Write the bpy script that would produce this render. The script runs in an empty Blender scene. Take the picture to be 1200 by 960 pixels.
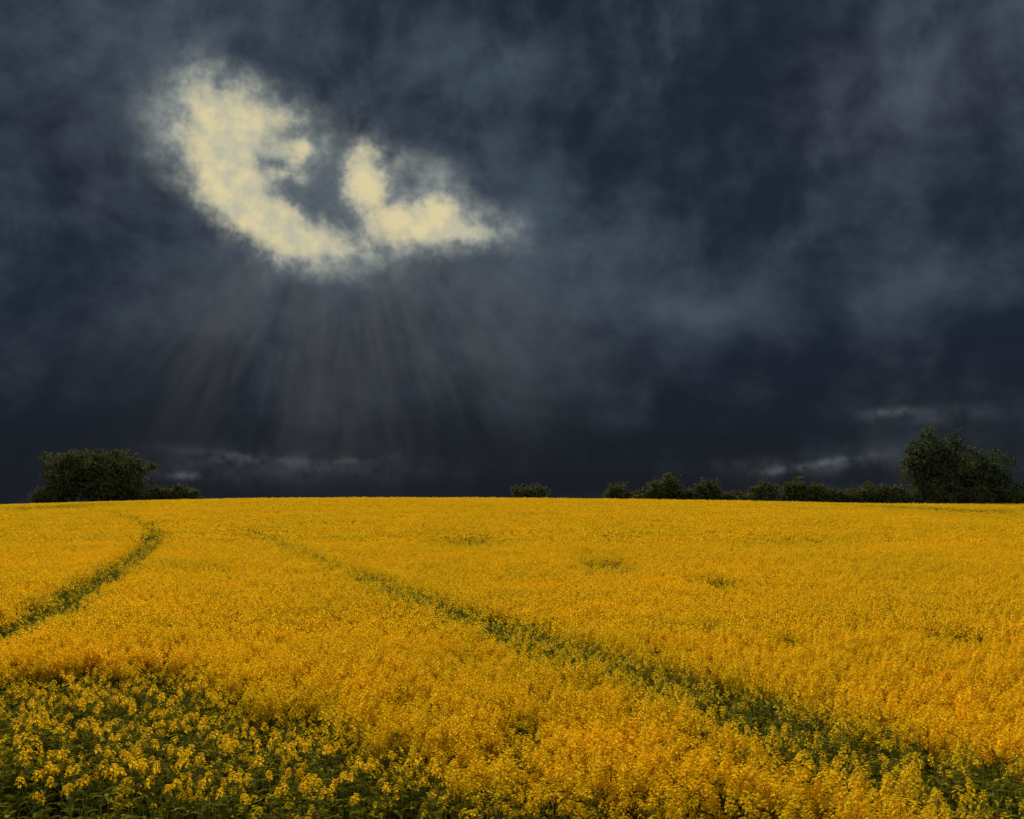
import bpy, math, random
import numpy as np
from math import radians, sin, cos, pi

SC = bpy.context.scene
COL = SC.collection
R0 = np.random.RandomState

# ------------------------------------------------------------------ camera
FPX = 1167.0                      # focal length in photo pixels (1200 wide)
YH = 587.0                        # eye-level line in the photo
PITCH = math.atan((YH - 480.0) / FPX)
ZC = 3.9
cam_d = bpy.data.cameras.new('camera')
cam_d.lens = 35.0; cam_d.sensor_width = 36.0
cam_d.clip_start = 0.1; cam_d.clip_end = 20000
cam = bpy.data.objects.new('camera', cam_d)
cam.location = (0, 0, ZC); cam.rotation_euler = (pi / 2 + PITCH, 0, 0)
COL.objects.link(cam); SC.camera = cam

def pixdir(px, py):
    u = (px - 600.0) / FPX; v = (480.0 - py) / FPX
    return np.array([u, cos(PITCH) - v * sin(PITCH), sin(PITCH) + v * cos(PITCH)])
def azel(px, py):
    d = pixdir(px, py)
    return math.atan2(d[0], d[1]), math.atan2(d[2], math.hypot(d[0], d[1]))

# ------------------------------------------------------------------ exposure, sun
SC.view_settings.view_transform = 'Standard'
SC.view_settings.look = 'None'
SC.view_settings.gamma = 1.0
EXPO = 0.5
SC.view_settings.exposure = EXPO
SUN_AZ, SUN_EL = azel(320, 120)[0], radians(33)
sd = bpy.data.lights.new('sun', 'SUN'); sd.energy = 5.0; sd.angle = radians(9); sd.color = (1.0, 0.93, 0.80)
sun = bpy.data.objects.new('sun', sd)
sun.rotation_euler = (pi / 2 - SUN_EL, 0, pi - SUN_AZ + 0.0)
# a sun lamp shines along its local -Z: aim it from the break in the clouds
from mathutils import Vector
sun.rotation_euler = Vector((-sin(SUN_AZ) * cos(SUN_EL), -cos(SUN_AZ) * cos(SUN_EL), -sin(SUN_EL))).to_track_quat('-Z', 'Y').to_euler()
sun.location = (0, 0, 60)
COL.objects.link(sun)

# ------------------------------------------------------------------ storm sky (world)
W = bpy.data.worlds.new('World'); SC.world = W; W.use_nodes = True
NT = W.node_tree; NT.nodes.clear()

class E:
    """a tiny expression layer over math nodes"""
    nt = None
    def __init__(s, v): s.v = v
    @staticmethod
    def m(op, *a, clamp=False):
        n = E.nt.nodes.new('ShaderNodeMath'); n.operation = op; n.use_clamp = clamp
        for i, x in enumerate(a):
            x = x.v if isinstance(x, E) else x
            if isinstance(x, (int, float)): n.inputs[i].default_value = float(x)
            else: E.nt.links.new(x, n.inputs[i])
        return E(n.outputs[0])
    def __add__(s, o): return E.m('ADD', s, o)
    __radd__ = __add__
    def __sub__(s, o): return E.m('SUBTRACT', s, o)
    def __rsub__(s, o): return E.m('SUBTRACT', o, s)
    def __mul__(s, o): return E.m('MULTIPLY', s, o)
    __rmul__ = __mul__
    def __truediv__(s, o): return E.m('DIVIDE', s, o)
def smooth(x, a, b, lo=0.0, hi=1.0):
    n = E.nt.nodes.new('ShaderNodeMapRange'); n.interpolation_type = 'SMOOTHSTEP'
    E.nt.links.new(x.v, n.inputs[0])
    for i, q in enumerate((a, b, lo, hi)): n.inputs[i + 1].default_value = q
    return E(n.outputs[0])
def vec(x, y, z):
    n = E.nt.nodes.new('ShaderNodeCombineXYZ')
    for i, q in enumerate((x, y, z)):
        if isinstance(q, E): E.nt.links.new(q.v, n.inputs[i])
        else: n.inputs[i].default_value = q
    return n.outputs[0]
def noise(v, scale, detail=4, rough=0.55, dist=0.0):
    n = E.nt.nodes.new('ShaderNodeTexNoise')
    n.inputs['Scale'].default_value = scale; n.inputs['Detail'].default_value = detail
    n.inputs['Roughness'].default_value = rough; n.inputs['Distortion'].default_value = dist
    E.nt.links.new(v, n.inputs['Vector'])
    return n
def mixc(f, a, b):
    n = E.nt.nodes.new('ShaderNodeMix'); n.data_type = 'RGBA'
    if isinstance(f, E): E.nt.links.new(f.v, n.inputs[0])
    else: n.inputs[0].default_value = f
    for i, c in ((6, a), (7, b)):
        if isinstance(c, tuple): n.inputs[i].default_value = (*c, 1)
        else: E.nt.links.new(c, n.inputs[i])
    return n.outputs[2]
def sep(c):
    n = E.nt.nodes.new('ShaderNodeSeparateXYZ'); E.nt.links.new(c, n.inputs[0])
    return [E(o) for o in n.outputs]
def srgb(r, g, b):
    f = lambda c: (c / 255 / 12.92) if c < 10.3 else ((c / 255 + 0.055) / 1.055) ** 2.4
    return (f(r), f(g), f(b))

def build_sky():
    E.nt = NT
    tc = NT.nodes.new('ShaderNodeTexCoord')
    X, Y, Z = sep(tc.outputs['Generated'])
    az = E.m('ARCTAN2', X, Y)
    el = E.m('ARCSINE', Z)
    P = vec(az, el, 0.0)
    # wander of the cloud edges
    n1 = sep(noise(P, 5.0, 5, 0.55).outputs['Color'])
    n2 = sep(noise(P, 22.0, 5, 0.62).outputs['Color'])
    n3 = sep(noise(P, 60.0, 3, 0.6).outputs['Color'])
    wa = az + (n1[0] - 0.5) * 0.045 + (n2[0] - 0.5) * 0.044 + (n3[0] - 0.5) * 0.012
    we = el + (n1[1] - 0.5) * 0.040 + (n2[1] - 0.5) * 0.040 + (n3[1] - 0.5) * 0.010
    sa = az + (n1[0] - 0.5) * 0.06 + (n2[0] - 0.5) * 0.03
    se = el + (n1[1] - 0.5) * 0.05 + (n2[1] - 0.5) * 0.03
    def blob(px, py, rx, ry, rot=0.0, a=wa, e=we):
        a0, e0 = azel(px, py)
        da, de = (a - a0) * cos(e0), e - e0
        if rot:
            c, s = cos(radians(rot)), sin(radians(rot))
            da, de = da * c + de * s, de * c - da * s
        k = FPX
        qx = da * (k / rx); qy = de * (k / ry)
        return E.m('EXPONENT', (qx * qx + qy * qy) * -1.0)
    def total(lst, **kw):
        t = None
        for (w, *a) in lst:
            b = blob(*a, **kw) * w
            t = b if t is None else t + b
        return t
    # the break in the clouds
    gap = total([(1.1, 256, 165, 42, 50, 6), (0.62, 290, 148, 40, 26), (1.0, 280, 228, 44, 40, -35), (1.15, 330, 276, 66, 30, -14), (0.5, 255, 114, 50, 24),
                 (0.5, 388, 296, 44, 16), (1.15, 350, 183, 20, 15), (0.9, 327, 210, 17, 9, 15), (1.15, 420, 190, 32, 32), (1.0, 418, 228, 32, 20), (0.4, 345, 146, 34, 16),
                 (1.2, 474, 264, 54, 25), (0.95, 508, 245, 32, 21), (0.95, 540, 274, 30, 16),
                 (-1.1, 380, 210, 23, 36, 10), (-1.0, 352, 234, 42, 13, -22), (-0.7, 474, 222, 22, 20), (-0.75, 404, 264, 20, 11), (-0.9, 318, 196, 16, 9), (-0.6, 396, 160, 14, 20)])
    halo = total([(0.8, 250, 140, 80, 70), (0.7, 320, 190, 90, 90), (0.7, 420, 230, 110, 80, -12), (0.6, 520, 262, 100, 46, -4), (0.8, 380, 312, 90, 30), (0.5, 600, 270, 60, 34), (0.5, 500, 205, 50, 30), (0.5, 215, 130, 40, 70), (-0.25, 375, 215, 46, 36)], a=sa, e=se)
    fine = noise(P, 46.0, 4, 0.6)
    fz = E(fine.outputs[0]) - 0.5
    near = smooth(gap, 0.02, 0.40) * smooth(gap, 0.5, 1.3, 1.0, 0.35)
    t = gap + (fz * 0.40 + (n2[2] - 0.5) * 0.6) * near
    g0 = smooth(t * 0.62 + halo * 0.50 + (fz + n2[2] - 0.5) * smooth(halo, 0.1, 0.8) * 0.35, 0.16, 1.04)
    g = smooth(t, 0.36, 1.28)
    h = smooth(halo + (n2[2] - 0.5) * 0.9, 0.15, 1.25)
    # dark cloud body: broad banks, drawn out sideways towards the horizon
    q = vec(az * 2.2, el * 4.2, 0.35)
    b1 = E(noise(q, 1.35, 6, 0.56, 0.3).outputs[0])
    q2 = vec(az * 1.6, el * 8.0, 2.1)
    b2 = E(noise(q2, 2.2, 5, 0.55, 0.3).outputs[0])
    b3 = E(noise(P, 9.0, 6, 0.60, 0.25).outputs[0])
    P2 = vec(az - 0.016, el + 0.014, 0.0)                       # the same banks a little nearer the light: their lit flanks
    b4 = E(noise(P2, 9.0, 6, 0.60, 0.25).outputs[0])
    c3 = E(noise(P, 4.2, 5, 0.55, 0.2).outputs[0]) - E(noise(P2, 4.2, 5, 0.55, 0.2).outputs[0])
    low = smooth(el, 0.0, 0.26)
    tone = (b1 - 0.5) * 1.5 + (b2 - 0.5) * (1.0 - low) * 0.6 + (b3 - 0.5) * 1.15 + (b3 - b4) * 0.85 + c3 * 1.5 + (n2[2] - 0.5) * 0.34
    # broad lights and darks of the storm front
    lights = total([(0.30, 1100, 330, 100, 46), (0.30, 790, 366, 90, 22, -12), (0.24, 620, 250, 110, 60), (0.10, 940, 350, 150, 26), (0.34, 570, 90, 130, 60),
                    (0.22, 1010, 120, 190, 90), (0.20, 110, 150, 110, 120), (0.24, 330, 350, 240, 60), (0.1, 640, 420, 130, 110), (0.14, 640, 330, 160, 70), (0.34, 200, 100, 60, 70, 20),
                    (-0.30, 860, 180, 140, 110), (-0.22, 80, 300, 110, 70), (-0.2, 900, 430, 200, 40), (-0.25, 100, 480, 160, 50), (-0.25, 560, 520, 420, 34), (-0.3, 600, 572, 900, 16), (-0.16, 1160, 400, 60, 60), (-0.15, 60, 60, 60, 40)], a=sa, e=se)
    t = smooth(0.26 + tone * 0.66 + lights * 0.9, 0.0, 1.0)
    dark = mixc(smooth(el, 0.0, 0.22), srgb(25, 29, 35), srgb(30, 38, 53))
    lite = mixc(smooth(el, 0.02, 0.30), srgb(54, 63, 71), srgb(76, 89, 103))
    sky = mixc(t, dark, lite)
    # mauve-brown tinge in the corners
    warm = total([(0.7, 1050, 100, 220, 120), (0.6, 110, 170, 110, 150), (0.6, 430, 380, 230, 90)], a=sa, e=se)
    tint = NT.nodes.new('ShaderNodeMix'); tint.data_type = 'RGBA'; tint.blend_type = 'MULTIPLY'
    NT.links.new(E.m('MINIMUM', warm, 1.0).v, tint.inputs[0]); NT.links.new(sky, tint.inputs[6]); tint.inputs[7].default_value = (1.12, 0.99, 0.90, 1)
    sky = tint.outputs[2]
    # light shafts painted into the sky colour, fanning down from the break
    a0, e0 = azel(398, 140)
    da, de = (az - a0) * cos(e0), el - e0
    rad = E.m('SQRT', da * da + de * de) * FPX
    ang = E.m('ARCTAN2', da, de * -1.0)
    rn = E(noise(vec(ang * 1.0, rad * 0.0004, 0.7), 6.0, 3, 0.55).outputs[0])
    rn2 = E(noise(vec(ang * 1.0, rad * 0.0006, 3.3), 22.0, 2, 0.5).outputs[0])
    ray = smooth(rn * 0.72 + rn2 * 0.28, 0.28, 0.68) * smooth(rad, 110.0, 220.0) * smooth(rad, 210.0, 480.0, 1.0, 0.0)
    ray = ray * smooth(ang, -0.95, -0.40) * smooth(ang, 0.70, 1.15, 1.0, 0.0)
    sky = mixc(ray * 0.48, sky, srgb(86, 88, 88))
    # pale torn edge, then the lit cloud seen through the gap
    sky = mixc(h * 0.72, sky, mixc(E(fine.outputs[0]), srgb(72, 83, 94), srgb(134, 144, 146)))
    sky = mixc(g0 * 0.85, sky, mixc(smooth(E(fine.outputs[0]), .35, .65), srgb(126, 133, 132), srgb(172, 174, 160)))
    fmix = mixc(smooth(b3 + fz * 0.8, 0.34, 0.64), srgb(186, 184, 162), srgb(218, 205, 160))
    sky = mixc(g, sky, fmix)
    # thin pale streaks of far cloud above the skyline
    st = total([(0.5, 290, 536, 70, 5, -5), (0.5, 415, 539, 30, 3, 3), (0.4, 265, 541, 16, 3), (0.9, 215, 558, 16, 4, -5), (0.8, 932, 548, 30, 4, 10), (0.5, 978, 539, 40, 4, 7),
                (0.8, 1045, 483, 32, 5, 4), (0.3, 1110, 486, 60, 10, 2), (0.35, 330, 545, 150, 16), (0.35, 1000, 540, 90, 14, 8), (0.3, 910, 547, 90, 8)], a=az + (n2[0] - 0.5) * 0.04, e=el + (n2[1] - 0.5) * 0.012)
    sky = mixc(E.m('MINIMUM', st * smooth(n3[2] * 0.4 + n2[2] * 0.6, 0.34, 0.66) * 0.62, 0.8), sky, srgb(104, 110, 114))
    # unseen open sky added behind the viewer and overhead to light the field
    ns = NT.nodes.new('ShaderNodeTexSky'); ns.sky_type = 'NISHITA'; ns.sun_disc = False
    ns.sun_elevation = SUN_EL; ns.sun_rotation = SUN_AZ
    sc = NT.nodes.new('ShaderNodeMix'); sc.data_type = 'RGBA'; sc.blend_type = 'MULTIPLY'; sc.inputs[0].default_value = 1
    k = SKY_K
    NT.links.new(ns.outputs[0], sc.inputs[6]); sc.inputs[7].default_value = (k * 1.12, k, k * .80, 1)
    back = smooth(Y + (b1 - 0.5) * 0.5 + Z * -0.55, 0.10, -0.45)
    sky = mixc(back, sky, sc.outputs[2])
    bg = NT.nodes.new('ShaderNodeBackground'); bg.inputs[1].default_value = 0.1
    up = NT.nodes.new('ShaderNodeMix'); up.data_type = 'RGBA'; up.blend_type = 'MULTIPLY'; up.inputs[0].default_value = 1
    NT.links.new(sky, up.inputs[6]); up.inputs[7].default_value = (10 / 2 ** EXPO,) * 3 + (1,)
    NT.links.new(up.outputs[2], bg.inputs[0])
    out = NT.nodes.new('ShaderNodeOutputWorld'); NT.links.new(bg.outputs[0], out.inputs[0])
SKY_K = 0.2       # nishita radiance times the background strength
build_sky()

# ------------------------------------------------------------------ helpers
def sstep(t, a, b):
    t = np.clip((t - a) / (b - a), 0, 1); return t * t * (3 - 2 * t)
_r = R0(5); _K = [(_r.uniform(-1, 1, 2), _r.uniform(0, 6.28)) for _ in range(40)]
def wob(x, y, scale, seed=0, n=7):
    """smooth pseudo-noise, about -1..1"""
    t = 0
    for i in range(n):
        (kx, ky), ph = _K[(i + seed * 7) % 40]
        f = (1 + 0.35 * i) / scale
        t = t + np.sin((kx * x * 1.7 + ky * y * 1.7) * f * 2.2 + ph * (1 + seed)) / (1 + 0.25 * i)
    return t / 2.6
def zg(x, y):
    x = np.asarray(x, float); y = np.asarray(y, float)
    xr = x + 26.0
    a = 3.2 - np.where(xr < 0, 0.000327, 0.000128) * np.minimum(xr * xr, 9000)
    z = a * sstep(y, 20, 190)
    d = np.maximum(y - 190, 0)
    z = z - 62 * (1 - np.exp(-(d / 300.0) ** 2))
    z = z + 0.06 * wob(x, y, 14, 1) * np.clip(1 - np.abs(y) / 400, 0, 1)
    return z
HC = 1.22
def place(px, py, lift=HC):
    """where the sight line of a photo pixel meets the top of the crop"""
    d = pixdir(px, py); t = np.arange(3.0, 260.0, 0.02)
    x, y, z = d[0] * t, d[1] * t, ZC + d[2] * t
    hit = np.nonzero(z < zg(x, y) + lift)[0]
    i = hit[0] if len(hit) else int(np.argmin(z - zg(x, y) - lift))
    return float(x[i]), float(y[i])

def mesh_quads(name, quads, mats, midx=None, smooth_=False):
    q = np.asarray(quads, np.float32).reshape(-1, 4, 3); n = len(q)
    me = bpy.data.meshes.new(name)
    me.vertices.add(n * 4); me.vertices.foreach_set('co', q.reshape(-1))
    me.loops.add(n * 4); me.loops.foreach_set('vertex_index', np.arange(n * 4, dtype=np.int32))
    me.polygons.add(n); me.polygons.foreach_set('loop_start', np.arange(0, n * 4, 4, dtype=np.int32))
    if midx is not None: me.polygons.foreach_set('material_index', np.asarray(midx, np.int32))
    for m in mats: me.materials.append(m)
    me.update(calc_edges=True)
    return me
def tube(pts, rads, k=6):
    """quads of a tapered tube along points"""
    P = np.asarray(pts, float); out = []; prev = None
    for i in range(len(P)):
        t = P[min(i + 1, len(P) - 1)] - P[max(i - 1, 0)]; t = t / (np.linalg.norm(t) + 1e-9)
        u = np.cross(t, (0.31, 0.9, 0.2)); u /= np.linalg.norm(u); v = np.cross(t, u)
        ring = np.array([P[i] + rads[i] * (cos(a) * u + sin(a) * v) for a in np.arange(k) * 2 * pi / k])
        if prev is not None:
            for j in range(k):
                out.append([prev[j], prev[(j + 1) % k], ring[(j + 1) % k], ring[j]])
        prev = ring
    return out
def link(o, parent=None):
    COL.objects.link(o)
    if parent: o.parent = parent
    return o
def tag(o, label=None, cat=None, group=None, kind=None):
    if label: o['label'] = label
    if cat: o['category'] = cat
    if group: o['group'] = group
    if kind: o['kind'] = kind
    return o

# ------------------------------------------------------------------ materials
def new_mat(name):
    m = bpy.data.materials.new(name); m.use_nodes = True
    nt = m.node_tree; nt.nodes.clear(); E.nt = nt
    return m, nt
def leafy(name, ca, cb, trans=0.35, noise_scale=3.0, inst=True, gloss=0.0, tcol=1.0):
    m, nt = new_mat(name)
    geo = nt.nodes.new('ShaderNodeNewGeometry')
    n = E(noise(geo.outputs['Position'], noise_scale, 3, 0.6).outputs[0])
    f = smooth(n, 0.3, 0.7)
    if inst:
        at = nt.nodes.new('ShaderNodeAttribute'); at.attribute_type = 'INSTANCER'; at.attribute_name = 'tint'
        f = E.m('ADD', f * 0.35, E(at.outputs['Fac']), clamp=True)
    col = mixc(f, ca, cb)
    d = nt.nodes.new('ShaderNodeBsdfDiffuse'); t = nt.nodes.new('ShaderNodeBsdfTranslucent')
    nt.links.new(col, d.inputs[0])
    nt.links.new(col, t.inputs[0])
    mx = nt.nodes.new('ShaderNodeMixShader'); mx.inputs[0].default_value = trans
    nt.links.new(d.outputs[0], mx.inputs[1]); nt.links.new(t.outputs[0], mx.inputs[2])
    last = mx.outputs[0]
    if gloss:
        gl = nt.nodes.new('ShaderNodeBsdfGlossy'); gl.inputs['Roughness'].default_value = 0.5
        m2 = nt.nodes.new('ShaderNodeMixShader'); m2.inputs[0].default_value = gloss
        nt.links.new(last, m2.inputs[1]); nt.links.new(gl.outputs[0], m2.inputs[2]); last = m2.outputs[0]
    o = nt.nodes.new('ShaderNodeOutputMaterial'); nt.links.new(last, o.inputs[0])
    return m
M_PETAL = leafy('yellow_petal', (0.90, 0.48, 0.008), (0.66, 0.42, 0.008), 0.42, 1.2)
M_LEAF = leafy('crop_leaf', (0.125, 0.128, 0.012), (0.19, 0.17, 0.012), 0.58, 5.0)
M_STEM = leafy('crop_stem', (0.10, 0.12, 0.025), (0.14, 0.15, 0.03), 0.1, 5.0)
M_PETAL1 = leafy('yellow_petal_single', (0.92, 0.51, 0.010), (0.82, 0.48, 0.012), 0.42, 9.0, inst=False)
M_LEAF1 = leafy('broad_leaf', (0.095, 0.105, 0.014), (0.17, 0.16, 0.016), 0.58, 7.0, inst=False)
M_LEAF2 = leafy('bluish_leaf', (0.075, 0.095, 0.045), (0.11, 0.12, 0.05), 0.3, 7.0, inst=False)
M_STEM1 = leafy('green_stem', (0.10, 0.12, 0.025), (0.14, 0.15, 0.03), 0.1, 5.0, inst=False)
M_TREE = leafy('dark_tree_leaf', (0.038, 0.044, 0.014), (0.095, 0.095, 0.032), 0.25, 1.1, inst=False)
M_TREE2 = leafy('deep_tree_leaf', (0.038, 0.046, 0.020), (0.085, 0.092, 0.040), 0.25, 1.1, inst=False)
M_HEDGE = leafy('olive_hedge_leaf', (0.040, 0.045, 0.014), (0.110, 0.105, 0.038), 0.25, 1.3, inst=False)
def bark():
    m, nt = new_mat('bark')
    geo = nt.nodes.new('ShaderNodeNewGeometry')
    n = E(noise(geo.outputs['Position'], 4.0, 4, 0.6).outputs[0])
    b = nt.nodes.new('ShaderNodeBsdfDiffuse'); nt.links.new(mixc(n, (0.03, 0.024, 0.018), (0.09, 0.075, 0.055)), b.inputs[0])
    o = nt.nodes.new('ShaderNodeOutputMaterial'); nt.links.new(b.outputs[0], o.inputs[0]); return m
M_BARK = bark()
def soil():
    m, nt = new_mat('field_soil')
    geo = nt.nodes.new('ShaderNodeNewGeometry')
    n = E(noise(geo.outputs['Position'], 0.8, 6, 0.65).outputs[0])
    n2 = E(noise(geo.outputs['Position'], 0.02, 4, 0.5).outputs[0])
    c = mixc(smooth(n, 0.35, 0.65), (0.032, 0.034, 0.012), (0.06, 0.062, 0.018))
    c = mixc(smooth(n2, 0.4, 0.7), c, (0.045, 0.055, 0.016))
    b = nt.nodes.new('ShaderNodeBsdfDiffuse'); nt.links.new(c, b.inputs[0])
    o = nt.nodes.new('ShaderNodeOutputMaterial'); nt.links.new(b.outputs[0], o.inputs[0]); return m
M_SOIL = soil()

# ------------------------------------------------------------------ the ground
def build_ground():
    xs = np.unique(np.concatenate([np.linspace(-6000, -160, 24), np.linspace(-160, 160, 161), np.linspace(160, 6000, 24)]))
    ys = np.unique(np.concatenate([np.linspace(-4000, -10, 14), np.linspace(-10, 230, 161), np.linspace(230, 1000, 50), np.linspace(1000, 9000, 14)]))
    Xg, Yg = np.meshgrid(xs, ys); Zg = zg(Xg, Yg)
    v = np.stack([Xg, Yg, Zg], -1).reshape(-1, 3); nx = len(xs)
    f = [(j * nx + i, j * nx + i + 1, (j + 1) * nx + i + 1, (j + 1) * nx + i) for j in range(len(ys) - 1) for i in range(nx - 1)]
    me = bpy.data.meshes.new('ground'); me.from_pydata(v.tolist(), [], f); me.materials.append(M_SOIL)
    me.polygons.foreach_set('use_smooth', [True] * len(f))
    tag(link(bpy.data.objects.new('ground', me)), kind='structure')
build_ground()

# ------------------------------------------------------------------ plant pieces (quads)
def unit(v): return v / (np.linalg.norm(v) + 1e-9)
def leaf_quads(rs, base, az, length, width, rise, droop, seg=3):
    """a folded, arching blade"""
    out = []; d = np.array([cos(az), sin(az), 0]); s = np.array([-sin(az), cos(az), 0]); p = np.array(base, float)
    prof = [0.35, 1.0, 0.8, 0.06] if seg == 3 else [0.4, 1.0, 0.08]
    rows = []; slope = rise
    for i in range(seg + 1):
        w = width * 0.5 * prof[i] * rs.uniform(0.85, 1.15)
        up = np.array([0, 0, 1]) * w * 0.35
        rows.append((p + s * w + up, p.copy(), p - s * w + up))
        p = p + (d * cos(slope) + np.array([0, 0, sin(slope)])) * (length / seg); slope -= droop / seg
    for a, b in zip(rows[:-1], rows[1:]):
        out.append([a[0], a[1], b[1], b[0]]); out.append([a[1], a[2], b[2], b[1]])
    return out
def head_quads(rs, c, R, H, nf, petal, cross=True):
    """a raceme: flowers on a dome round the stem tip"""
    out = []
    for i in range(nf):
        t = (i + 0.5) / nf; ph = i * 2.39996 + rs.uniform(-.3, .3)
        rr = R * (1 - 0.75 * t ** 1.6) * rs.uniform(0.8, 1.15)
        p = np.array(c) + np.array([rr * cos(ph), rr * sin(ph), t * H])
        n = unit(np.array([cos(ph) * (1.1 - t), sin(ph) * (1.1 - t), 0.35 + t]) + rs.uniform(-.3, .3, 3))
        a = unit(np.cross(n, rs.uniform(-1, 1, 3))); b = np.cross(n, a)
        if cross:
            for k in range(4):
                u = a * cos(k * pi / 2) + b * sin(k * pi / 2); v = np.cross(n, u); l = petal * rs.uniform(.85, 1.15)
                out.append([p, p + u * l * .6 + v * l * .42 + n * l * .15, p + u * l * 1.05 + n * l * .05, p + u * l * .6 - v * l * .42 + n * l * .15])
        else:
            l = petal
            out.append([p + a * l, p + b * l, p - a * l, p - b * l])
    return out
def clump_mesh(name, seed, r, H, stems, nf, petal, heads, leaves, leaf_l, leaf_w, cross, R=.05, HH=.11):
    rs = R0(seed); q = []; mi = []
    def add(x, m): q.extend(x); mi.extend([m] * len(x))
    for s in range(stems):
        ph = rs.uniform(0, 6.28); rr = r * math.sqrt(rs.uniform(0, 1)); h = H * rs.uniform(.84, 1.06)
        b = np.array([rr * .6 * cos(ph), rr * .6 * sin(ph), 0]); t = np.array([rr * cos(ph) + rs.uniform(-.03, .03), rr * sin(ph) + rs.uniform(-.03, .03), h])
        w = 0.006 if nf > 6 else 0.012
        side = np.array([1, 0, 0]) * w
        add([[b - side, b + side, t + side * .4, t - side * .4]], 2)
        if s < heads:
            add(head_quads(rs, t - np.array([0, 0, HH * .5]), R * rs.uniform(.8, 1.2), HH * rs.uniform(.8, 1.3), nf, petal, cross), 0)
            for k in range(2 if nf > 6 else 1):       # side branches with smaller heads
                t2 = t + np.array([rs.uniform(-.09, .09), rs.uniform(-.09, .09), -rs.uniform(.05, .2)])
                add(head_quads(rs, t2 - np.array([0, 0, HH * .4]), R * .7, HH * .7, max(3, nf * 2 // 3), petal, cross), 0)
        for l in range(leaves):
            z = h * rs.uniform(.12, .92); k = z / h
            p = b + (t - b) * k
            add(leaf_quads(rs, p, rs.uniform(0, 6.28), leaf_l * rs.uniform(.7, 1.2) * (1.15 - .6 * k), leaf_w * rs.uniform(.8, 1.2) * (1.1 - .5 * k), rs.uniform(.2, 1.0), rs.uniform(.6, 1.7), 3 if nf > 6 else 2), 1)
    return mesh_quads(name, q, [M_PETAL, M_LEAF, M_STEM], mi)
KITS = bpy.data.collections.new('crop_kit')
KIT = {}
def kit(key, n, **kw):
    KIT[key] = (len(KITS.objects), n)
    for i in range(n):
        nm = 'crop_clump.%03d' % len(KITS.objects)
        KITS.objects.link(bpy.data.objects.new(nm, clump_mesh(nm, 100 + len(KITS.objects), **kw)))
#             flowering, seen close / middle / far; then leafy
kit('F0', 6, r=.17, H=1.2, stems=5, nf=15, petal=.017, heads=5, leaves=4, leaf_l=.17, leaf_w=.05, cross=True)
kit('F1', 5, r=.24, H=1.2, stems=6, nf=9, petal=.020, heads=6, leaves=3, leaf_l=.2, leaf_w=.06, cross=False)
kit('F2', 5, r=.42, H=1.2, stems=10, nf=5, petal=.036, heads=10, leaves=2, leaf_l=.24, leaf_w=.08, cross=False, R=.07, HH=.12)
kit('L0', 6, r=.20, H=1.0, stems=5, nf=11, petal=.016, heads=0, leaves=8, leaf_l=.22, leaf_w=.075, cross=True)
kit('L1', 4, r=.26, H=1.0, stems=6, nf=9, petal=.020, heads=0, leaves=7, leaf_l=.24, leaf_w=.085, cross=False)
kit('L2', 3, r=.42, H=1.0, stems=9, nf=5, petal=.036, heads=0, leaves=6, leaf_l=.3, leaf_w=.11, cross=False)
kit('P0', 6, r=.20, H=1.06, stems=6, nf=8, petal=.016, heads=4, leaves=6, leaf_l=.19, leaf_w=.065, cross=True, R=.032, HH=.07)   # part in flower
kit('P1', 4, r=.26, H=1.1, stems=6, nf=8, petal=.020, heads=3, leaves=5, leaf_l=.22, leaf_w=.08, cross=False)
kit('P2', 3, r=.42, H=1.1, stems=9, nf=5, petal=.036, heads=5, leaves=4, leaf_l=.28, leaf_w=.10, cross=False, R=.07)

def scatter_tree():
    ng = bpy.data.node_groups.new('crop_scatter', 'GeometryNodeTree')
    ng.interface.new_socket('Geometry', in_out='INPUT', socket_type='NodeSocketGeometry')
    ng.interface.new_socket('Geometry', in_out='OUTPUT', socket_type='NodeSocketGeometry')
    N = ng.nodes.new; L = ng.links.new
    gi, go = N('NodeGroupInput'), N('NodeGroupOutput')
    ci = N('GeometryNodeCollectionInfo'); ci.inputs['Collection'].default_value = KITS
    ci.inputs['Separate Children'].default_value = True; ci.inputs['Reset Children'].default_value = True
    ip = N('GeometryNodeInstanceOnPoints'); ip.inputs['Pick Instance'].default_value = True
    def attr(nm, t):
        a = N('GeometryNodeInputNamedAttribute'); a.data_type = t; a.inputs['Name'].default_value = nm
        return a.outputs[0]
    L(gi.outputs[0], ip.inputs['Points']); L(ci.outputs[0], ip.inputs['Instance'])
    L(attr('vi', 'INT'), ip.inputs['Instance Index'])
    L(attr('rot', 'FLOAT_VECTOR'), ip.inputs['Rotation']); L(attr('scl', 'FLOAT_VECTOR'), ip.inputs['Scale'])
    L(ip.outputs[0], go.inputs[0])
    return ng
SCATTER = scatter_tree()
def scatter_object(name, P, vi, rot, scl, tint):
    me = bpy.data.meshes.new(name); n = len(P)
    me.vertices.add(n); me.vertices.foreach_set('co', P.astype(np.float32).reshape(-1))
    def at(nm, t, key, v):
        a = me.attributes.new(nm, t, 'POINT'); a.data.foreach_set(key, v.reshape(-1))
    at('vi', 'INT', 'value', vi.astype(np.int32)); at('rot', 'FLOAT_VECTOR', 'vector', rot.astype(np.float32))
    at('scl', 'FLOAT_VECTOR', 'vector', scl.astype(np.float32)); at('tint', 'FLOAT', 'value', tint.astype(np.float32))
    o = link(bpy.data.objects.new(name, me))
    md = o.modifiers.new('scatter', 'NODES'); md.node_group = SCATTER
    return o

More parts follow.
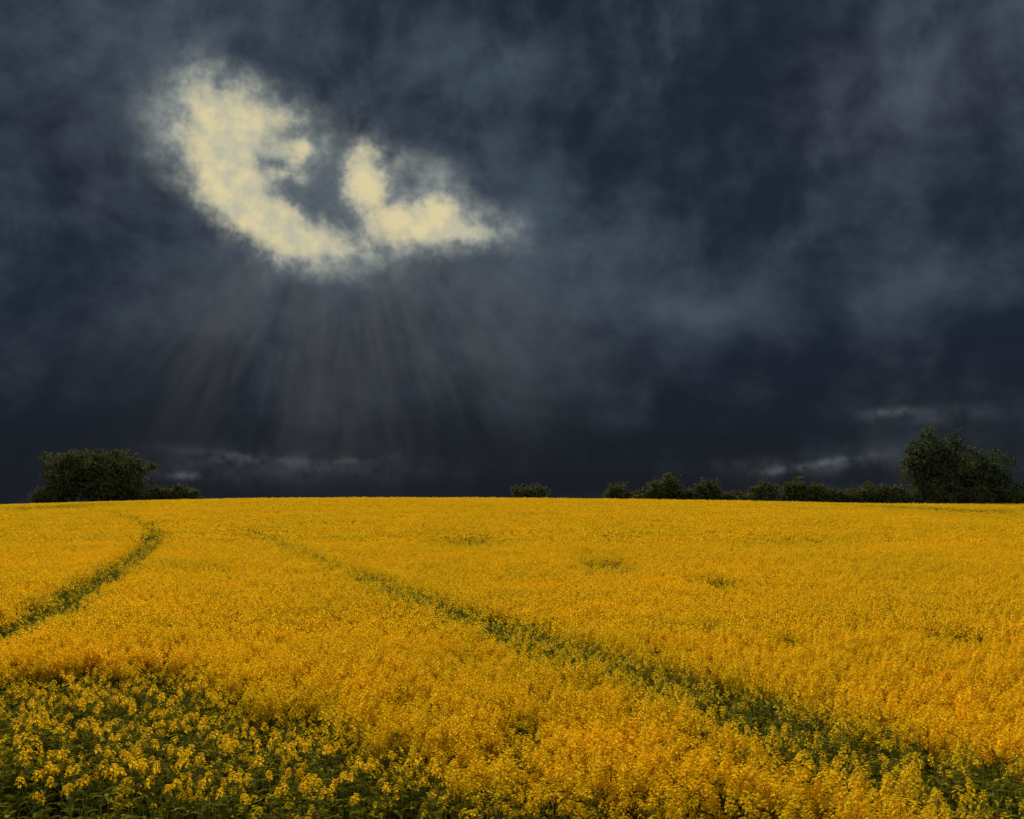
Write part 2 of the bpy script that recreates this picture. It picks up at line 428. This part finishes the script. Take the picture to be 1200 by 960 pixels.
# ------------------------------------------------------------------ where the field is green
def poly(pts): return np.array([place(*p) for p in pts])
TR_RIGHT = poly([(1230, 935), (1130, 893), (1010, 868), (900, 826), (800, 793), (720, 771), (640, 747), (560, 722), (490, 694), (430, 674), (380, 655), (330, 635), (288, 618)])
TR_LEFT = poly([(-100, 768), (-30, 742), (50, 712), (90, 688), (140, 660), (165, 643), (184, 624), (170, 611), (130, 600), (60, 593)])
TR_FAINT = poly([(172, 655), (240, 665), (300, 668), (360, 667), (405, 668)])
def dist_poly(x, y, pl):
    best = np.full(x.shape, 1e9); along = np.zeros(x.shape); L = 0.0
    for a, b in zip(pl[:-1], pl[1:]):
        d = b - a; l2 = d @ d; t = np.clip(((x - a[0]) * d[0] + (y - a[1]) * d[1]) / l2, 0, 1)
        e = np.hypot(x - a[0] - t * d[0], y - a[1] - t * d[1]); m = e < best
        best = np.where(m, e, best); along = np.where(m, L + t * math.sqrt(l2), along); L += math.sqrt(l2)
    return best, along / L
PATCH = []
for (px, py, rx, ry, w) in [(712, 657, 34, 9, .75), (690, 643, 24, 5, .5), (548, 632, 44, 9, .45), (840, 678, 26, 8, .7), (930, 745, 22, 8, .55), (1122, 740, 36, 10, .65), (620, 840, 34, 14, .5),
                            (772, 757, 22, 9, .6), (480, 812, 36, 14, .45), (600, 862, 44, 12, .5), (700, 790, 40, 9, .4), (640, 805, 26, 9, .35), (1010, 880, 60, 14, .4), (1100, 830, 40, 9, .25),
                            (920, 632, 60, 7, .3), (1060, 660, 60, 8, .25), (1150, 860, 26, 12, .5), (740, 640, 60, 5, .3), (250, 720, 50, 8, .2), (330, 745, 60, 8, .2), (1040, 815, 14, 5, .35), (540, 770, 60, 9, .22), (80, 592, 60, 4, .8), (1110, 596, 70, 5, .6), (990, 590, 60, 3, .3)]:
    cx, cy = place(px, py); _, y1 = place(px, py - ry); _, y0 = place(px, py + ry); x1, _ = place(px + rx, py)
    PATCH.append((cx, cy, abs(x1 - cx), (y1 - y0) / 2, w))
MB = poly([(-120, 790), (-40, 782), (47, 764), (140, 757), (215, 760), (280, 770), (310, 788), (380, 802), (425, 826), (500, 848), (560, 862), (650, 876), (760, 890), (900, 908), (1010, 930)])
MB = MB[np.argsort(MB[:, 0])]
BANK = poly([(-120, 835), (-40, 840), (47, 848), (130, 864), (230, 880), (330, 890), (480, 903), (560, 925), (700, 950), (900, 975)])
BANK = BANK[np.argsort(BANK[:, 0])]
def masks(x, y):
    n1, n2 = wob(x, y, 2.2, 2), wob(x, y, .9, 3)
    d1, a1 = dist_poly(x, y, TR_RIGHT); w1 = np.interp(a1, [0, .12, .3, 1], [.95, .82, .56, .5]) + 0.2 * n1
    t1 = (1 - sstep(d1 + .22 * n2, w1 * .35, w1 * 2.2)) * np.interp(a1, [0, .1, .22, .35, .6, .8, 1], [.97, .95, .86, .80, .68, .58, .45])
    d2, a2 = dist_poly(x, y, TR_LEFT)
    t2 = (1 - sstep(d2 + .2 * n2, .35, 1.15)) * np.interp(a2, [0, .3, .4, .5, .75, 1], [1, 1, .9, .65, .5, .45])
    d3, _ = dist_poly(x, y, TR_FAINT)
    t3 = (1 - sstep(d3 + .5 * n1, .3, 1.7)) * .5
    p = np.zeros(x.shape)
    for (cx, cy, rx, ry, w) in PATCH:
        e = ((x - cx) / rx) ** 2 + ((y - cy) / ry) ** 2
        p = np.maximum(p, min(1, w * 1.55) * np.exp(-e) * (1 + .35 * n2))
    yb = np.interp(x, MB[:, 0], MB[:, 1]) + .7 * n1 + .3 * n2
    yk = np.interp(x, BANK[:, 0], BANK[:, 1]) + .35 * n1
    mg = 1 - sstep(y - yb, -2.2, 1.0)
    bk = 1 - sstep(y - yk, -.9, .5)
    return t1, t2, t3, p, mg, bk

def band(y0, y1, step, seed):
    rs = R0(seed); ys = np.arange(y0, y1, step); out = []
    for y in ys:
        hw = y * .535 + 5.0
        xs = np.arange(-hw, hw, step)
        out.append(np.stack([xs + rs.uniform(-.5, .5, len(xs)) * step, y + rs.uniform(-.5, .5, len(xs)) * step], -1))
    return np.concatenate(out)

def build_crop():
    acc = {'flower': [], 'margin': [], 'right': [], 'left': [], 'verge': []}
    for lod, y0, y1, step in ((0, 5.5, 21, .20), (1, 21, 58, .29), (2, 58, 118, .55), (2, 118, 193, .72)):
        P = band(y0, y1, step, 11 + int(y0)); rs = R0(int(y0) + 3)
        x, y = P[:, 0], P[:, 1]; n = len(x)
        t1, t2, t3, p, mg, bk = masks(x, y)
        big = wob(x, y, 11, 4) * .5 + wob(x, y, 4, 5) * .5
        green = np.clip(np.maximum.reduce([t1, t2, t3, p, mg * .93]) + .04 * big, 0, 1)
        u = rs.uniform(0, 1, n)
        kind = np.where(u < green * .98 - .10, 2, np.where(u < green * 1.35 - .04, 1, 0))      # 0 flowering, 1 part, 2 leafy
        lf = t1 * .06
        kind = np.where((kind == 2) & (rs.uniform(0, 1, n) < lf), 1, kind)
        kind = np.where((bk > .5) & (u < .95), 2, kind)
        key = np.array(['F', 'P', 'L'])[kind]
        vi = np.zeros(n, int)
        for k in 'FPL':
            s, c = KIT[k + str(lod)]; m = key == k
            vi[m] = s + rs.randint(0, c, m.sum())
        h = 1.0 + .05 * big + rs.uniform(-.035, .035, n)
        h = h * (1 + .14 * wob(x, y, 3.0, 1) * sstep(y, 165, 188))
        h = h * (1 + .15 * t1 - .10 * t2) * (1 - .06 * p) * (1 - .12 * mg) * (1 - .27 * bk)
        wd = rs.uniform(.9, 1.2, n) * (step / {0: .20, 1: .29, 2: .55}[lod]) ** .5
        scl = np.stack([wd, wd, h], -1)
        lean = .10
        rot = np.stack([rs.normal(0, lean, n), rs.normal(0, lean, n), rs.uniform(0, 6.28, n)], -1)
        tint = np.clip(.36 + .36 * big + rs.normal(0, .10, n) + .45 * green, 0, 1)
        Pz = np.stack([x, y, zg(x, y) - .01], -1)
        which = np.where(mg > .5, 1, np.where(t1 > .5, 2, np.where(t2 > .5, 3, 0)))
        keep = (rs.uniform(0, 1, n) > .45 * bk)
        for i, k in enumerate(('flower', 'margin', 'right', 'left')):
            m = (which == i) & keep
            acc[k].append((Pz[m], vi[m], rot[m], scl[m], tint[m]))
    P = band(193, 202, .5, 91); rs = R0(92); P = P[(P[:, 0] < -62) | (P[:, 0] > 22)]; n = len(P)
    s0, c0 = KIT['L2']; hh = rs.uniform(.85, 1.2, n) * (1 + .5 * sstep(P[:, 1], 194.5, 198))
    acc['verge'].append((np.stack([P[:, 0], P[:, 1], zg(P[:, 0], P[:, 1]) - .01], -1), s0 + rs.randint(0, c0, n), np.stack([rs.normal(0, .12, n), rs.normal(0, .12, n), rs.uniform(0, 6.28, n)], -1),
                         np.stack([np.ones(n), np.ones(n), hh], -1), rs.uniform(0, .4, n)))
    for k, nm, lab, cat in (('verge', 'rough_grass', 'thin dark strip of rough green growth between yellow crop and hedgerow', 'rough grass'),
                            ('flower', 'rapeseed_crop', 'golden yellow flowering rapeseed crop covering the whole field up to the skyline', 'crop'),
                            ('margin', 'leafy_undergrowth', 'dark green leafy undergrowth with scattered yellow flowers filling the lower left foreground', 'undergrowth'),
                            ('right', 'wheel_track', 'long green wheel track running diagonally from the lower right corner up through the yellow crop', 'track'),
                            ('left', 'wheel_track', 'short dark green wheel track at the left edge, curving in front of the big bush', 'track')):
        a = [np.concatenate(z) for z in zip(*acc[k])]
        print(k, len(a[0]))
        tag(scatter_object(nm, *a), lab, cat, kind='stuff')
build_crop()

# ------------------------------------------------------------------ single plants standing out of the foreground
def plant_kit(seed):
    rs = R0(seed); H = rs.uniform(.85, 1.15)
    top = np.array([rs.uniform(-.10, .10), rs.uniform(-.10, .10), H]); mid = top * .5 + np.array([rs.uniform(-.03, .03), rs.uniform(-.03, .03), 0])
    def on(k): return (mid * (k * 2) if k < .5 else mid + (top - mid) * (k * 2 - 1))
    root = bpy.data.objects.new('rapeseed_plant', None); root.empty_display_size = .1
    kids = []
    st = tube([(0, 0, 0), mid, top], [.009, .007, .004], 5)
    heads = []
    ends = [top]
    for b in range(rs.randint(1, 3)):
        k = rs.uniform(.55, .8); a = on(k); ph = rs.uniform(0, 6.28); l = H * (1 - k) * rs.uniform(.75, 1.0)
        e = a + np.array([cos(ph) * l * .5, sin(ph) * l * .5, l * .85]); ends.append(e)
        st += tube([a, (a + e) / 2 + np.array([cos(ph), sin(ph), 0]) * .03, e], [.005, .004, .003], 5)
    kids.append(bpy.data.objects.new('stem', mesh_quads('stem', st, [M_STEM1])))
    for i in range(rs.randint(5, 8)):
        k = rs.uniform(.12, .85)
        lq = leaf_quads(rs, on(k), rs.uniform(0, 6.28), rs.uniform(.18, .30) * (1.2 - .6 * k), rs.uniform(.07, .12) * (1.2 - .6 * k), rs.uniform(.2, .9), rs.uniform(.7, 1.6))
        kids.append(bpy.data.objects.new('leaf', mesh_quads('leaf', lq, [M_LEAF2 if rs.uniform() < .3 else M_LEAF1])))
    for e in ends:
        hq = head_quads(rs, e - np.array([0, 0, .05]), rs.uniform(.034, .052), rs.uniform(.07, .11), 16, .019)
        kids.append(bpy.data.objects.new('flower_head', mesh_quads('flower_head', hq, [M_PETAL1])))
    return root, kids
def plants():
    protos = [plant_kit(900 + i) for i in range(7)]; first = [True] * 7; rs = R0(77)
    spots = []
    for i in range(4000):
        px, py = rs.uniform(20, 620), rs.uniform(790, 915)
        x, y = place(px, py, 1.0); t1, t2, t3, p, mg, bk = masks(np.array([x]), np.array([y]))
        if mg[0] < .55 or any(math.hypot(x - a, y - b) < .27 for a, b in spots): continue
        spots.append((x, y))
        if len(spots) >= 140: break
    for i, (x, y) in enumerate(spots):
        j = i % 7; root, kids = protos[j]
        if first[j]: r, ks = root, kids; first[j] = False
        else: r, ks = root.copy(), [k.copy() for k in kids]
        COL.objects.link(r)
        for k in ks: k.parent = r; COL.objects.link(k)
        s = rs.uniform(.85, 1.08)
        r.location = (x, y, float(zg(x, y)) - .01); r.rotation_euler = (rs.normal(0, .06), rs.normal(0, .06), rs.uniform(0, 6.28)); r.scale = (s, s, s)
        tag(r, 'leafy rapeseed plant with yellow flower heads rising from the dark green undergrowth at lower left', 'plant', 'rapeseed plants in the lower left undergrowth')
plants()

# ------------------------------------------------------------------ trees and hedge along the far edge of the field
def crown_quads(rs, c, rx, ry, rz, lobes, clumps, leaves, leaf, wisp):
    """leaf faces in clumps spread over overlapping lobes"""
    L = []
    for i in range(lobes):
        d = unit(rs.normal(0, 1, 3)); k = rs.uniform(.25, .78)
        s = rs.uniform(.30, .52)
        L.append((np.array([d[0] * k, d[1] * k, d[2] * k * .9]), s))
    L += [(np.array([0, 0, -.02]), .80)] * 3 + [(np.array([.3, 0, -.35]), .55), (np.array([-.3, 0, -.35]), .55)]
    out = []
    for i in range(clumps):
        lc, s = L[rs.randint(len(L))]; d = unit(rs.normal(0, 1, 3)); rr = s * (rs.uniform(.55, 1.05 + wisp * rs.uniform(0, .5)))
        if d[2] > -.2 and rs.uniform() < .10: rr *= rs.uniform(1.15, 1.5)
        cc = (lc + d * rr) * np.array([rx, ry, rz]); cs = rs.uniform(.5, 1.1) * leaf * 3.2
        n = rs.randint(leaves // 2, leaves)
        p = cc + rs.normal(0, 1, (n, 3)) * cs * np.array([.55, .55, .4])
        p = p + np.array(c)
        a = rs.normal(0, 1, (n, 3)); a /= np.linalg.norm(a, axis=1)[:, None]
        b = np.cross(a, rs.normal(0, 1, (n, 3))); b /= np.linalg.norm(b, axis=1)[:, None]
        l = (leaf * rs.uniform(.6, 1.3, n))[:, None]
        out.append(np.stack([p - a * l, p + b * l * .5, p + a * l, p - b * l * .5], 1))
    return np.concatenate(out)
def tree(name, label, cat, px, Y, wpx, top, bottom, mat, seed, lobes=9, clumps=260, leaves=40, leaf=.32, wisp=.3, group=None, trunk=True):
    """px, top, bottom, wpx say how large it stands in the view at distance Y"""
    rs = R0(seed); X = (px - 600) / FPX * Y
    zb = float(zg(X, Y)); zt = ZC + (YH - top) / FPX * Y; zlow = ZC + (YH - bottom) / FPX * Y
    w = wpx / FPX * Y / 2
    root = link(bpy.data.objects.new(name, None)); root.location = (X, Y, zb - .05)
    tag(root, label, cat, group)
    ht = zt - zb; cb = max(zlow - zb, .2); rz = (ht - cb) / 2; cz = cb + rz
    q = crown_quads(rs, (0, 0, cz), w * .95, w * .8, rz * .98, lobes, clumps, leaves, leaf, wisp)
    q = q[q[:, :, 2].min(1) > .05]
    link(bpy.data.objects.new('crown' if trunk else 'foliage', mesh_quads(name + '_crown', q, [mat])), root)
    r0 = max(.05, ht * .028); tq = []
    if trunk:
        tq = tube([(0, 0, -.2), (rs.uniform(-.1, .1), 0, ht * .25), (rs.uniform(-.3, .3), rs.uniform(-.3, .3), ht * .6), (rs.uniform(-.4, .4), 0, ht * .86)], [r0 * 1.4, r0, r0 * .6, r0 * .15], 8)
        tr = link(bpy.data.objects.new('trunk', mesh_quads(name + '_trunk', tq, [M_BARK])), root)
        nl = 7
        for i in range(nl):
            ph = i * 2.4 + rs.uniform(-.4, .4); z0 = ht * rs.uniform(.2, .6)
            e = np.array([cos(ph) * w * rs.uniform(.5, .8), sin(ph) * w * .6, z0 + ht * rs.uniform(.12, .32)])
            m = np.array([e[0] * .5, e[1] * .5, z0 + (e[2] - z0) * .35])
            link(bpy.data.objects.new('limb', mesh_quads(name + '_limb', tube([(0, 0, z0), m, e], [r0 * .5, r0 * .3, r0 * .08], 6), [M_BARK])), tr)
    else:
        for i in range(5):
            ph = i * 1.26 + rs.uniform(-.3, .3)
            tq += tube([(0, 0, -.1), (cos(ph) * w * .3, sin(ph) * w * .3, ht * .4), (cos(ph) * w * .6, sin(ph) * w * .5, ht * .75)], [r0, r0 * .6, r0 * .2], 5)
        link(bpy.data.objects.new('stems', mesh_quads(name + '_stems', tq, [M_BARK])), root)
    return root

tree('broadleaf_tree', 'wide dark rounded tree behind the left end of the yellow field', 'tree', 110, 199, 122, 519, 600, M_TREE, 3, lobes=20, clumps=460, leaves=46, leaf=.42, wisp=.12)
tree('shrub', 'low dark shrub under the left half of the wide rounded left tree', 'shrub', 66, 197.5, 62, 560, 597, M_TREE, 51, clumps=130, leaf=.34, trunk=False)
tree('shrub', 'low dark shrub under the right half of the wide rounded left tree', 'shrub', 142, 197.5, 62, 554, 596, M_TREE, 52, clumps=140, leaf=.34, trunk=False)
tree('shrub', 'low dark shrub at the right foot of the wide rounded left tree', 'shrub', 184, 198, 40, 572, 590, M_HEDGE, 5, clumps=90, leaf=.3, trunk=False)
tree('shrub', 'small pale tipped shrub, the outermost to the right of the wide left tree', 'shrub', 212, 198, 40, 568, 588, M_HEDGE, 6, clumps=80, leaf=.3, wisp=.6, trunk=False)
tree('shrub', 'lone low dark shrub on the skyline near the middle of the field', 'shrub', 616, 197, 56, 567, 586, M_HEDGE, 7, clumps=95, leaf=.28, wisp=.6, trunk=False)
tree('shrub', 'thin wispy shrub on the skyline left of the peaked hedgerow bush', 'shrub', 722, 197, 34, 565, 587, M_HEDGE, 8, clumps=55, leaf=.26, wisp=.9, trunk=False)
tree('hedgerow_bush', 'peaked hedgerow bush with pale top, taller than the small shrubs beside it', 'bush', 775, 197, 44, 555, 588, M_HEDGE, 9, clumps=120, leaf=.3, wisp=.6, trunk=False)
hd = [(748, 34, 575, 'low dark hedgerow bush filling the gap left of the peaked bush'), (806, 30, 573, 'low hedgerow bush just right of the peaked bush'),
      (828, 30, 562, 'round topped hedgerow bush, second to the right of the peaked bush'), (858, 40, 574, 'flat dark hedgerow bush, third to the right of the peaked bush'),
      (896, 36, 564, 'rounded dark hedgerow bush beneath the pale slanting cloud streak'), (930, 34, 559, 'taller rounded bush in the middle of the right hand hedgerow'),
      (957, 24, 566, 'narrow pale green bush where the hedgerow turns olive'), (988, 46, 572, 'broad olive hedgerow bush, second to the right of the narrow pale one'),
      (1021, 36, 564, 'olive hedgerow bush midway between narrow pale bush and tall right tree'), (1050, 44, 569, 'olive hedgerow bush touching the left foot of the tall right tree')]
for i, (px, w, top, lab) in enumerate(hd):
    tree('hedgerow_bush', lab, 'bush', px, 197.5 + (i % 3) * .7, w + 8, top, 592, M_HEDGE, 20 + i, lobes=12, clumps=95, leaf=.3, wisp=.75, group='bushes of the right hand hedgerow', trunk=False)
tree('broadleaf_tree', 'tall dark tree standing at the right end of the hedgerow', 'tree', 1096, 201, 90, 497, 604, M_TREE2, 41, lobes=16, clumps=400, leaves=44, leaf=.42, wisp=.4)
tree('broadleaf_tree', 'dark tree at the far right edge behind the tall one', 'tree', 1150, 205, 104, 520, 604, M_TREE2, 42, lobes=12, clumps=320, leaves=44, leaf=.42, wisp=.3)
tree('hedgerow_bush', 'olive bush at the right edge in front of the dark trees', 'bush', 1142, 196.5, 56, 569, 595, M_HEDGE, 43, clumps=120, leaf=.3, wisp=.4, trunk=False)
tree('hedgerow_bush', 'low bush under the tall right tree, nearest the yellow crop', 'bush', 1104, 197, 66, 566, 597, M_HEDGE, 44, clumps=120, leaf=.3, wisp=.3, trunk=False)
tree('hedgerow_bush', 'outermost olive bush by the right frame edge', 'bush', 1188, 197, 60, 568, 596, M_HEDGE, 45, clumps=120, leaf=.3, wisp=.4, trunk=False)
